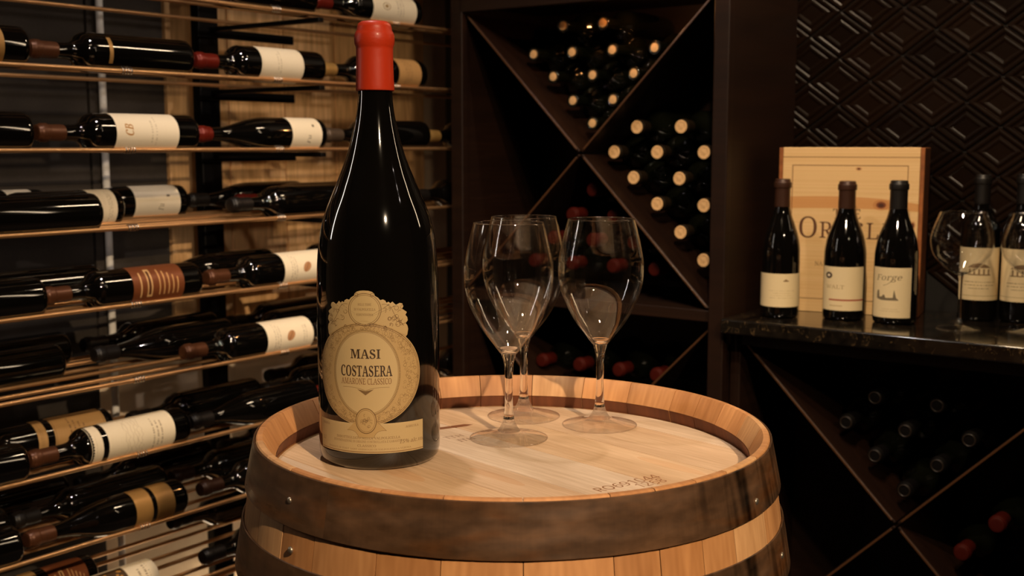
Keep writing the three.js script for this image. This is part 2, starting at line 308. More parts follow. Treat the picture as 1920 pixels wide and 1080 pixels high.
{
  const LEN = 0.335, R = 0.0365, X = [-1.925, -2.045, -2.165];
  const lab = (mat, z0, z1, tip, extra = {}) => ({ mat, y0: (LEN - (tip - z1)) / LEN, y1: (LEN - (tip - z0)) / LEN, ...extra });
  const G = 'bottles lying in the metal rack';
  // level, row, tip z, options, label
  const put = (lv, row, tip, o, text) => { const b = bottle(text, { R, Len: LEN, group: G, ...o }); lay(b, X[row], railY(lv) + 0.0315, tip, LEN, o.roll ?? 8); return b; };
  const W1 = (mat, tip, z0, z1, half = 100) => [lab(mat, z0, z1, tip, { half })];
  // top level
  put(0, 0, -1.50, { cap: M.capRed }, 'dark bottle on the topmost rail, barely in view left of the crest-labelled one');
  put(0, 0, -1.845, { cap: M.capRed, labels: W1(L.crest, -1.845, -2.005, -2.155) }, 'bottle with round crest on cream label, topmost rail above the red wax cap');
  // A
  put(1, 0, -0.815, { labels: [lab(L.gold, -1.085, -1.1, -0.815)] }, 'dark bottle cut by the left edge on the second rail, gold line round its body');
  put(1, 0, -1.163, { kind: 'stout', cap: M.capCopper, labels: [lab(L.gold, -1.304, -1.312, -1.163, { name: 'label_edge', half: 40 })] }, 'glossy unlabelled black bottle on the second rail with a long bright streak');
  put(1, 0, -1.52, { kind: 'stout', cap: M.capRed, labels: W1(L.plain, -1.52, -1.667, -1.785) }, 'bottle with red capsule and plain cream label, second rail left of the red wax cap');
  put(1, 0, -1.862, { cap: M.capGold, capFrom: 0.86, bands: true, labels: W1(L.tan, -1.862, -2.09, -2.17) }, 'bottle with gold banded capsule and tan label directly behind the red wax cap');
  // B
  put(2, 0, -0.815, {}, 'dark bottle at the left edge of the third rail, only its base end in view');
  put(2, 0, -1.17, { kind: 'stout', cap: M.capCopper, labels: W1(L.mono, -1.17, -1.312, -1.452) }, 'bottle with small gold monogram on a wide cream label, third rail');
  put(2, 0, -1.52, { kind: 'burgundy', cap: M.capRed, capFrom: 0.9, labels: W1(L.sparse, -1.52, -1.748, -1.835) }, 'sloping-shouldered bottle with red capsule and narrow cream label, third rail');
  put(2, 0, -1.872, { cap: M.capGrey }, 'bottle with grey-brown capsule on the third rail, its body hidden by the big bottle');
  put(2, 0, -2.215, { cap: M.capGold }, 'dim bottle on the third rail just right of the big bottle neck');
  // C
  put(3, 0, -0.945, { cap: M.capBlack }, 'dark unlabelled bottle at the left of the fourth rail, overlapping a cream crescent label');
  put(3, 0, -1.60, { kind: 'bordeaux', cap: M.capBlack }, 'unlabelled dark bottle on the fourth rail right of the rear post');
  put(3, 0, -2.17, { labels: W1(L.plain, -2.17, -2.335, -2.42) }, 'small-looking bottle with cut-off cream label between the big bottle and the wooden cabinet');
  put(3, 1, -1.075, { labels: W1(L.engraved, -1.075, -1.335, -1.39), roll: 10 }, 'second-row bottle on the fourth rail showing a cream crescent of label');
  put(3, 1, -1.72, { kind: 'burgundy', cap: M.capWine }, 'dark second-row bottle with wine-red capsule left of the big bottle, fourth rail');
  put(3, 2, -0.985, { labels: W1(L.plain, -0.985, -1.235, -1.29), roll: 22 }, 'hindmost bottle on the fourth rail near the left edge with a slice of cream label');
  put(3, 2, -1.325, { kind: 'burgundy', labels: W1(L.sparse, -1.325, -1.518, -1.634, 80), roll: 4 }, 'bottle with cream label lettered at its foot, fourth rail by the pale pipe');
  put(3, 2, -1.68, { kind: 'burgundy' }, 'black hindmost bottle on the fourth rail right of the rear post');
  // D
  put(4, 0, -0.825, { cap: M.capWine }, 'dark bottle at the left edge of the fifth rail with a white glint');
  put(4, 0, -1.166, { kind: 'stout', cap: M.capCopper, glass: M.glassBlack, labels: W1(L.copper, -1.166, -1.335, -1.452) }, 'bottle with copper-brown label and copper capsule on the fifth rail');
  put(4, 0, -1.533, { kind: 'stout', cap: M.capCopper, labels: W1(L.leaf, -1.533, -1.717, -1.848) }, 'upper of two matching bottles with small leaf emblem on cream label, fifth rail');
  put(4, 0, -1.885, {}, 'dark bottle on the fifth rail hidden behind the big bottle shoulder');
  put(4, 1, -1.02, {}, 'second-row dark bottle on the fifth rail behind the copper-capped one');
  put(4, 1, -1.47, { kind: 'burgundy' }, 'second-row dark bottle on the fifth rail behind the copper-labelled one');
  put(4, 1, -1.84, {}, 'second-row dark bottle on the fifth rail behind the leaf-emblem label');
  // E
  put(5, 0, -1.469, { kind: 'stout', cap: M.capCopper, labels: W1(L.leaf, -1.469, -1.664, -1.797) }, 'lower of two matching bottles with small leaf emblem on cream label, sixth rail');
  put(5, 0, -1.83, {}, 'dark bottle on the sixth rail hidden behind the big bottle');
  put(5, 1, -1.345, { kind: 'burgundy' }, 'unlabelled black bottle in the middle of the sixth rail, set one row back');
  put(5, 1, -0.93, {}, 'dim dark bottle at the left edge of the sixth rail, set one row back');
  put(5, 1, -1.70, {}, 'second-row dark bottle behind the lower leaf-emblem bottle');
  // F
  put(6, 0, -0.775, { labels: W1(L.plain, -0.775, -0.96, -1.04) }, 'bottle out at the left edge of the seventh rail with a sliver of white label');
  put(6, 0, -1.124, { kind: 'stout', cap: M.capCopper, bands: true, labels: [lab(L.engraved, -1.268, -1.418, -1.124, { half: 100 }), lab(L.plain, -1.232, -1.256, -1.124, { half: 80, name: 'neck_label', ny: 2 })] }, 'bottle with large white label and matching shoulder strip, seventh rail');
  put(6, 0, -1.48, { kind: 'burgundy', cap: M.capBlack }, 'unlabelled dark bottle on the seventh rail left of the barrel');
  put(6, 0, -1.828, { cap: M.capRed }, 'bottle on the seventh rail whose red capsule peeks out left of the big bottle');
  put(6, 1, -1.03, { kind: 'stout', labels: [lab(L.tan, -1.232, -1.345, -1.03, { half: 100 }), lab(L.tan, -1.197, -1.217, -1.03, { half: 90, name: 'neck_label', ny: 2 })] }, 'bottle with tan label set one row back behind the large white label');
  // G
  put(7, 0, -1.112, { kind: 'burgundy', cap: M.capCopper, bands: true, labels: [lab(L.gold, -1.322, -1.36, -1.112, { half: 95 }), lab(L.gold, -1.37, -1.412, -1.112, { half: 95, name: 'lower_label' })] }, 'bottle with two gold bands round its foot, eighth rail');
  put(7, 0, -1.50, { cap: M.capBrown, bands: true }, 'dark bottle with ribbed brown capsule on the eighth rail beside the barrel');
  put(7, 1, -1.52, { cap: M.capBrown }, 'second-row dark bottle with brown capsule on the eighth rail beside the barrel');
  put(7, 0, -0.755, {}, 'dark bottle entering at the left edge of the eighth rail');
  // unlabelled black bottles filling the rear rows low in the rack
  const rear = [[5, 2, -1.02], [5, 2, -1.4], [5, 2, -1.78], [6, 1, -1.42], [6, 1, -1.78], [6, 2, -1.9], [7, 1, -0.8], [7, 1, -1.155], [7, 2, -1.0], [7, 2, -1.37], [7, 2, -1.75], [7, 0, -1.85], [7, 1, -1.9], [8, 0, -1.9], [6, 0, -2.18], [8, 2, -1.6], [8, 2, -1.95], [8, 1, -1.75], [8, 0, -1.5], [7, 0, -2.2]].sort((p, q) => p[0] - q[0] || p[1] - q[1] || q[2] - p[2]), nth = {};
  const far = (lv, row) => rear.filter(q => q[0] === lv && q[1] === row).length;
  for (const [lv, row, tip] of rear) {
    const k = nth[`${lv}${row}`] = (nth[`${lv}${row}`] ?? -1) + 1, n = far(lv, row);
    const which = n === 1 ? '' : k === 0 ? ', the leftmost of these' : k === n - 1 ? ', the rightmost of these' : ', the middle one of these';
    put(lv, row, tip, { group: 'black bottles low in the rack' }, `unlabelled black bottle in the ${['front', 'second', 'hindmost'][row]} row of the ${['sixth', 'seventh', 'eighth', 'ninth'][lv - 5]} rail${which}`);
  }
  // H
  put(8, 0, -1.03, { kind: 'stout', labels: W1(L.picture, -1.03, -1.19, -1.37) }, 'bottle with dark picture on a cream label in the bottom left corner');
  put(8, 1, -0.98, { kind: 'burgundy', labels: [lab(L.gold, -1.16, -1.19, -0.98, { half: 95 }), lab(L.copper, -1.21, -1.29, -0.98, { half: 95, name: 'lower_label' })] }, 'second-row bottle with copper label and gold band, bottom left corner');
}

// ------------------------------------------------------------------ back: tall wooden wine cabinet with crossed dividers
function cross(parent, cx, cy, half, z0, z1, mat, edge) {   // four divider boards and their front edges, forming an X
  const len = half * Math.SQRT2, d = z0 - z1;
  for (let k = 0; k < 4; k++) {
    const g = boxUV(new RoundedBoxGeometry(len - 0.008, 0.006, d, 2, 0.002).translate(len / 2 + 0.001, 0, z0 - d / 2));
    const m = part('divider', g, mat, parent); m.position.set(cx, cy, 0); m.rotation.z = Math.PI / 4 + k * Math.PI / 2;
    const e = part('edge_strip', new RoundedBoxGeometry(len - 0.02, 0.0046, 0.003, 2, 0.001).translate(len / 2 + 0.003, 0, z0 + 0.0012), edge, m);
  }
}
{
  const t = thing('wine_cabinet', 'tall dark wooden wine cabinet with X-shaped bins of stacked bottles', 'cabinet', [0, 0, 0]);
  const zf = -2.25, zb = -2.59, xl = -1.845, xr = -1.11, xol = -1.811, xor = -1.130, cx = -1.478, cy = 1.25, h = 0.333, top = 2.3;
  const E = M.espresso, d = zf - zb;
  const B = (n, w, hh, dd, x, y, z, r = 0.003) => part(n, boxUV(new RoundedBoxGeometry(w, hh, dd, 2, r).translate(x, y, z)), E, t);
  B('side_panel', 0.024, top, d, xl + 0.012, top / 2, (zf + zb) / 2);
  B('side_panel', 0.024, top, d, xr - 0.012, top / 2, (zf + zb) / 2);
  B('stile', 0.036, top, 0.022, (xl + xol) / 2, top / 2, zf + 0.011);
  B('stile', 0.036, top, 0.022, (xr + xor) / 2, top / 2, zf + 0.011);
  B('header', xor - xol - 0.002, 0.16, 0.022, cx, 1.585 + 0.08, zf + 0.011);
  B('crown_panel', xor - xol - 0.002, top - 1.748, 0.018, cx, (top + 1.748) / 2, zf + 0.009);
  B('back_panel', xor - xol + 0.02, top, 0.014, cx, top / 2, zb + 0.007);
  B('shelf', xor - xol + 0.02, 0.03, d - 0.02, cx, 1.62, (zf + zb) / 2);
  B('shelf', xor - xol + 0.02, 0.026, d - 0.005, cx, cy - h - 0.014, (zf + zb) / 2 + 0.008);
  B('shelf', xor - xol + 0.02, 0.026, d - 0.02, cx, 0.19, (zf + zb) / 2);
  B('kick_board', xor - xol, 0.17, 0.02, cx, 0.085, zf - 0.02);
  cross(t, cx, cy, h, zf + 0.004, zb + 0.016, E, M.espressoEdge);
  cross(t, cx, 0.5475, 0.332, zf - 0.02, zb + 0.016, E, M.espressoEdge);
}
// bottles stacked in the bins, necks to the room
const binGeo = {};
function binBottle(label, group, x, y, zTip, kind) {
  const t = thing('bin_bottle', label, 'bottle', [0, 0, 0], group), R = 0.0372, Len = 0.278;
  part('glass_body', bodyGeo('bordeaux', R, Len), M.glassGreen, t);
  const n = 0.385 * R;
  if (kind === 'cork') {
    part('cork', binGeo.cork ??= lathe([[0.0098, 0.9 * Len], [0.0098, 0.973 * Len], [0.0094, 0.976 * Len], [0, 0.976 * Len]], 24), M.cork, t);
    part('neck_ring', binGeo.ring ??= lathe([[0.0101, 0.94 * Len], [n + 0.001, 0.94 * Len], [n + 0.0018, 0.95 * Len], [n + 0.0018, 0.968 * Len], [n, 0.973 * Len], [0.0101, 0.973 * Len], [0.0101, 0.94 * Len]], 24), M.glassGreen, t);
  } else if (kind === 'gold') {
    part('capsule', capGeo('bordeaux', R, Len, 0.86), M.capOlive, t);
    part('capsule_top', binGeo.disc ??= lathe([[0.0145, Len - 0.0015], [0.0148, Len], [0.0143, Len + 0.0012], [0.0112, Len + 0.0012], [0.0106, Len + 0.0004], [0.0052, Len + 0.0003], [0.0048, Len + 0.0010], [0, Len + 0.0010]], 28), M.cork, t);
  } else if (kind === 'red') part('capsule', capGeo('bordeaux', R, Len, 0.82), M.capDull, t);
  else {
    part('capsule', capGeo('bordeaux', R, Len, 0.84), M.capMatt, t);
    part('capsule_ring', binGeo.tor ??= new THREE.TorusGeometry(0.0115, 0.0014, 8, 28).rotateX(Math.PI / 2).translate(0, Len + 0.0002, 0), M.capRing, t);
  }
  t.rotation.x = Math.PI / 2; t.position.set(x, y, zTip - Len);
  return t;
}
M.capRing = std({ color: 0x241b14, roughness: 0.4 }); M.capMatt = phy({ color: 0x080605, roughness: 0.6, specularIntensity: 0.25 });
M.capOlive = phy({ color: 0x1c140a, roughness: 0.5, specularIntensity: 0.4 });
{
  const ord = ['leftmost', 'second', 'third', 'fourth', 'fifth'];
  const P = 0.11, Z = -2.295;
  const nth = (i, n) => n === 1 ? 'only one' : i === 0 ? 'leftmost' : i === n - 1 ? 'rightmost' : n === 3 ? 'middle' : ord[i] + ' from left';
  // upper bin, corks: rows from the top
  const up = [[2, 1.545, -1.512], [4, 1.4835, -1.486], [3, 1.429, -1.484], [2, 1.372, -1.483], [1, 1.319, -1.483]];
  up.forEach(([n, y, xc], r) => { for (let i = 0; i < n; i++) binBottle(`bare-corked dark bottle, ${nth(i, n)} in ${['the top', 'the second', 'the third', 'the fourth', 'the lowest'][r]} row above the cabinet cross`, 'corked bottles in the upper bin', xc + (i - (n - 1) / 2) * P, y, Z, 'cork'); });
  // right bin, tan capsule ends: [x px plane positions]
  const rt = [['top row', 1.309, [-1.359, -1.247]], ['second row', 1.253, [-1.418, -1.306, -1.190]], ['third row', 1.1955, [-1.366, -1.249]], ['fourth row', 1.138, [-1.304, -1.188]], ['fifth row', 1.077, [-1.244]], ['bottom row', 1.018, [-1.186]]];
  rt.forEach(([nm, y, xs]) => xs.forEach((x, i) => binBottle(`tan-capped bottle, ${nth(i, xs.length)} in the ${nm} of the cabinet's right bin`, 'tan-capped bottles in the right bin', x, y, Z, 'gold')));
  // bottom bin of the upper cross, red capsules seen through the glasses
  const bt = [['top', 1.165, [-1.478]], ['second', 1.106, [-1.535, -1.421]], ['third', 1.048, [-1.59, -1.478, -1.366]], ['fourth', 0.99, [-1.645, -1.535, -1.421, -1.31]]];
  bt.forEach(([nm, y, xs]) => xs.forEach((x, i) => binBottle(`dull red-capped bottle, ${nth(i, xs.length)} in the ${nm} row below the cabinet cross`, 'red-capped bottles in the bottom bin', x, y, Z, 'red')));
  // lower cabinet, red capsules just above the barrel rim
  [-1.6395, -1.5294, -1.418, -1.3168].forEach((x, i) => binBottle(`dull red-capped bottle low in the cabinet, ${nth(i, 4)} of four above the barrel rim`, 'red-capped bottles low in the cabinet', x, 0.742 - (i === 0 ? 0.002 : 0), -2.32, 'red'));
  // base cabinet under the counter
  const lo = [['top', 0.761, [-0.797, -0.673]], ['second', 0.7015, [-0.855, -0.7332, -0.6096]], ['third', 0.641, [-0.7925, -0.6677]], ['lowest', 0.5794, [-0.7303]]];
  lo.forEach(([nm, y, xs]) => xs.forEach((x, i) => binBottle(`dim dark-capped bottle, ${nth(i, xs.length)} in the ${nm} row under the counter`, 'dark-capped bottles under the counter', x, y, -2.3, 'dark')));
  binBottle('bottle with dim red capsule under the counter, upper of the two by the right edge', 'red-capped bottles under the counter', -0.5516, 0.543, -2.3, 'red');
  binBottle('bottle with dim red capsule under the counter, lower of the two by the right edge', 'red-capped bottles under the counter', -0.6141, 0.4732, -2.3, 'red');
}

// ------------------------------------------------------------------ right: base cabinet, granite counter, crate, bottles and glasses
{
  const t = thing('base_cabinet', 'dark wooden base cabinet with crossed bottle bins under the stone counter', 'cabinet');
  const E = M.espresso, zf = -2.27, zb = -2.59, x0 = -1.105, x1 = 0.95;
  const B = (n, w, hh, dd, x, y, z) => part(n, boxUV(new RoundedBoxGeometry(w, hh, dd, 2, 0.003).translate(x, y, z)), E, t);
  B('back_panel', x1 - x0, 0.872, 0.012, (x0 + x1) / 2, 0.437, zb + 0.006);
  for (const x of [x0 + 0.012, -0.373, 0.335, x1 - 0.012]) B('side_panel', 0.024, 0.872, zf - zb - 0.013, x, 0.437, (zf + zb) / 2 + 0.006);
  for (const [a, b] of [[x0 + 0.025, -0.386], [-0.36, 0.322], [0.348, x1 - 0.025]]) {
    B('shelf', b - a, 0.02, zf - zb - 0.02, (a + b) / 2, 0.18, (zf + zb) / 2 + 0.004);
    B('top_rail', b - a, 0.03, 0.02, (a + b) / 2, 0.858, zf - 0.01);
    cross(t, (a + b) / 2, 0.515, 0.335, zf, zb + 0.015, E, M.espressoEdge);
  }
}
{
  const g = new RoundedBoxGeometry(2.1, 0.032, 0.39, 3, 0.005);
  boxUV(g, 1.6); g.translate(-0.0456, 0.893, -2.395);
  single('countertop', g, M.granite, 'dark polished stone countertop with pale veins along its front edge', 'countertop');
}
const CT = 0.909;
{
  const yaw = -11.5 * Math.PI / 180 * -1;
  const t = thing('wine_crate', 'pale pine wine crate standing on the counter with ORACLE in brown lettering', 'crate', [-0.912, CT, -2.4241]);
  t.rotation.y = Math.atan2(0.0602, 0.2949);   // right end turned back towards the wall
  const w = 0.301, h = 0.355, d = 0.105;
  const pine = std({ color: 0xffffff, roughness: 0.6, map: canvasTex(1024, 1208, (c, W, H) => {
    c.fillStyle = '#e3bd84'; c.fillRect(0, 0, W, H);
    for (let k = 0; k < 900; k++) { const y = rnd() * H; c.fillStyle = rnd() > .5 ? 'rgba(190,140,80,.07)' : 'rgba(255,230,180,.07)'; c.fillRect(0, y, W, 1 + rnd() * 5); }
    // a browner heartwood board across the upper third
    c.fillStyle = 'rgba(190,115,50,.5)'; c.beginPath(); c.moveTo(0, H * .30); c.bezierCurveTo(W * .4, H * .285, W * .7, H * .29, W, H * .33); c.lineTo(W, H * .375); c.bezierCurveTo(W * .7, H * .36, W * .3, H * .362, 0, H * .372); c.fill();
    const knot = (x, y, a, b) => { const q = c.createRadialGradient(0, 0, 1, 0, 0, 1); c.save(); c.translate(x * W, y * H); c.fillStyle = 'rgba(170,100,50,.35)'; c.beginPath(); c.ellipse(0, 0, a * 1.7, b * 1.6, 0, 0, 7); c.fill(); c.fillStyle = '#7a3f1e'; c.beginPath(); c.ellipse(0, 0, a, b, 0, 0, 7); c.fill(); c.fillStyle = '#4a2210'; c.beginPath(); c.ellipse(0, 2, a * .6, b * .55, 0, 0, 7); c.fill(); c.restore(); };
    knot(.735, .34, 36, 24); knot(.565, .127, 14, 8); knot(.965, .455, 12, 20);
    c.strokeStyle = 'rgba(110,65,28,.85)'; c.lineWidth = 6; c.strokeRect(W * .075, H * .108, W * .842, H * .81);
    c.lineWidth = 5; c.beginPath(); c.moveTo(0, H * .058); c.lineTo(W, H * .058); c.stroke();
    c.fillStyle = '#5a3318'; c.textBaseline = 'alphabetic';
    c.font = '96px serif'; c.fillText('T', W * .385, H * .425); c.fillText('H', W * .455, H * .425); c.fillText('E', W * .535, H * .425);
    c.font = '215px serif'; c.fillText('O', W * .125, H * .545);
    c.font = '165px serif'; 'RACLE'.split('').forEach((ch, i) => c.fillText(ch, W * [.285, .4, .515, .63, .745][i], H * .545));
    c.font = '44px serif'; c.fillStyle = 'rgba(90,55,30,.75)'; c.fillText('NAPA VALLEY', W * .26, H * .715);
  }) });
  const end = std({ color: 0xa9642f, roughness: 0.65, map: oak(128, 512, [225, 220, 210], 70, 0.08, 0.02, 3.3) });
  const face = boxUV(new RoundedBoxGeometry(w - 0.018, h, 0.012, 2, 0.0015));
  { const p = face.attributes.position, n = face.attributes.normal, uv = face.attributes.uv; for (let i = 0; i < p.count; i++) uv.setXY(i, p.getX(i) / (w - 0.018) + 0.5, p.getY(i) / h + 0.5); }
  face.translate(0, h / 2, -0.006);
  part('front_panel', face, pine, t);
  for (const s of [-1, 1]) part('side_board', boxUV(new RoundedBoxGeometry(0.0085, h - 0.001, d, 2, 0.0015).translate(s * (w / 2 - 0.0045), h / 2, -d / 2 - 0.001)), end, t, 'brown side board');
  part('back_panel', boxUV(new RoundedBoxGeometry(w - 0.018, h - 0.002, 0.01, 2, 0.0015).translate(0, h / 2, -d + 0.004)), pine, t);
  for (const y of [0.006, h - 0.006]) part('end_board', boxUV(new RoundedBoxGeometry(w - 0.018, 0.0105, d - 0.024, 2, 0.0015).translate(0, y, -d / 2)), end, t);
}
// standing bottles: place and turn the label towards the camera plus an offset
function stand(t, x, y, z, off = 0) { t.position.set(x, y, z); t.rotation.y = Math.atan2(-x, -z) + off * Math.PI / 180; return t; }
{
  const G = 'bottles standing on the counter';
  stand(bottle('dark bottle with wide plain cream label, left of three before the pine crate', { kind: 'burgundy', R: 0.0393, Len: 0.2903, cap: M.capBrown, capFrom: 0.72, group: G, labels: [{ mat: L.counterA, y0: 0.085, y1: 0.325, half: 92 }] }), -1.0085, CT, -2.3017, 6);
  stand(bottle('dark bottle with red line and dark flower on its label, middle before the crate', { kind: 'burgundy', R: 0.0428, Len: 0.2866, cap: M.capBrown, capFrom: 0.72, group: G, labels: [{ mat: L.counterB, y0: 0.075, y1: 0.39, half: 66 }] }), -0.889, CT, -2.3535, -6);
  stand(bottle('dark bottle with handwritten script on a tall cream label, right before the crate', { kind: 'burgundy', R: 0.0432, Len: 0.2895, cap: M.capBlack, capFrom: 0.72, group: G, labels: [{ mat: L.counterC, y0: 0.05, y1: 0.4, half: 58 }] }), -0.7854, CT, -2.3632, -14);
  stand(bottle('square-shouldered bottle with arched emblem label behind the left balloon glass', { kind: 'bordeaux', R: 0.0376, Len: 0.3, cap: M.capBlack, capFrom: 0.8, group: G, labels: [{ mat: L.counterD, y0: 0.145, y1: 0.505, half: 88 }] }), -0.6625, CT, -2.5116, 0);
  stand(bottle('square-shouldered bottle with arched emblem label cut by the right edge of the photo', { kind: 'bordeaux', R: 0.0376, Len: 0.302, cap: M.capBlack, capFrom: 0.8, group: G, labels: [{ mat: L.counterD, y0: 0.145, y1: 0.5, half: 88 }] }), -0.5845, CT, -2.5294, 4);
}
// wine glasses: thin-walled bowl and foot, solid stem running up into the thick bottom of the bowl
function wineGlass(label, group, pos, o) {
  const t = thing('wine_glass', label, 'glass', pos, group), k = o.key;
  const c = binGeo[k] ??= (() => {
    const out = smooth(o.bowl, 44), n = out.length, w = o.wall, rim = out[n - 1];
    const inner = out.slice().reverse().map(([q, h]) => [Math.max(0.0005, q - w), h + (h < o.bowl[1][1] ? 0.0012 : 0)]);
    const bowl = lathe([...out, [rim[0] - w * 0.3, rim[1] + w * 0.5], ...inner], 96), lip = new THREE.TorusGeometry(rim[0] - w * 0.2, w * 0.55, 8, 96).rotateX(Math.PI / 2).translate(0, rim[1], 0);
    const edge = new THREE.TorusGeometry(o.foot[3][0] - 0.0002, 0.0008, 8, 96).rotateX(Math.PI / 2).translate(0, 0.0009, 0);
    return { bowl, lip, edge, stem: lathe(o.stem, 48), bell: lathe(o.bell, 48), foot: lathe(o.foot, 72) };
  })();
  part('lip', c.lip, M.clear, part('bowl', c.bowl, M.clearThin, t)); part('stem', c.stem, M.clear, t); part('stem_base', c.bell, M.clearSoft, t); part('rim', c.edge, M.clearSoft, part('foot', c.foot, M.clearThin, t));
  return t;
}
{
  const o = { key: 'tall', wall: 0.001,
    foot: [[0, 0.0004], [0.03, 0.0003], [0.0462, 0.0], [0.0471, 0.0006], [0.0468, 0.0016], [0.040, 0.0028], [0.026, 0.0050], [0.0120, 0.0086], [0, 0.0088]],
    bell: [[0, 0.0090], [0.0136, 0.0089], [0.0140, 0.0097], [0.0105, 0.0142], [0.0080, 0.0195], [0.0068, 0.0240], [0, 0.0240]],
    stem: [[0, 0.0241], [0.0068, 0.0241], [0.0060, 0.029], [0.0050, 0.042], [0.0047, 0.060], [0.0050, 0.080], [0.0058, 0.091], [0.0070, 0.0972], [0.0088, 0.1020], [0.0089, 0.1046], [0.0100, 0.1062], [0.0140, 0.1112], [0.0115, 0.1098], [0.0060, 0.1078], [0, 0.1072]],
    bowl: [[0.0100, 0.1044], [0.0178, 0.1145], [0.0330, 0.1350], [0.0465, 0.1620], [0.0524, 0.1825], [0.0537, 0.2027], [0.0524, 0.2170], [0.0466, 0.2440], [0.0418, 0.2622]] };
  const G = 'wine glasses on the barrel';
  [[-0.8327, -1.1116, 'clear wine glass nearest of the three on the barrel, beside the big bottle'], [-0.8859, -1.2154, 'clear wine glass farthest back on the barrel, overlapped by the nearest glass'], [-0.7803, -1.2343, 'clear wine glass on the right of the barrel, standing clear of the other two']]
    .forEach(([x, z, l]) => wineGlass(l, G, [x, 0.9156, z], o));
  const o2 = { key: 'balloon', wall: 0.001,
    foot: [[0, 0.0004], [0.03, 0.0003], [0.0412, 0.0], [0.042, 0.0006], [0.0417, 0.0014], [0.034, 0.0028], [0.02, 0.0050], [0.0085, 0.0080], [0, 0.0081]],
    bell: [[0, 0.0083], [0.0086, 0.0083], [0.0090, 0.009], [0.0064, 0.0145], [0.0047, 0.0210], [0, 0.0210]],
    stem: [[0, 0.0211], [0.0047, 0.0211], [0.0036, 0.04], [0.0036, 0.085], [0.0042, 0.099], [0.0058, 0.1048], [0.0058, 0.1062], [0.0080, 0.1079], [0.0150, 0.1110], [0.0080, 0.1092], [0, 0.1088]],
    bowl: [[0.0068, 0.1060], [0.0150, 0.1098], [0.0330, 0.1212], [0.0520, 0.1430], [0.0593, 0.1680], [0.0580, 0.1880], [0.0515, 0.2100], [0.0440, 0.2297]] };
  [[-0.6551, -2.3566, 'balloon wine glass on the counter in front of the arched-emblem bottle'], [-0.532, -2.392, 'balloon wine glass on the counter cut by the right edge of the photo']]
    .forEach(([x, z, l]) => wineGlass(l, 'balloon glasses on the counter', [x, CT + 0.0002, z], o2));
}

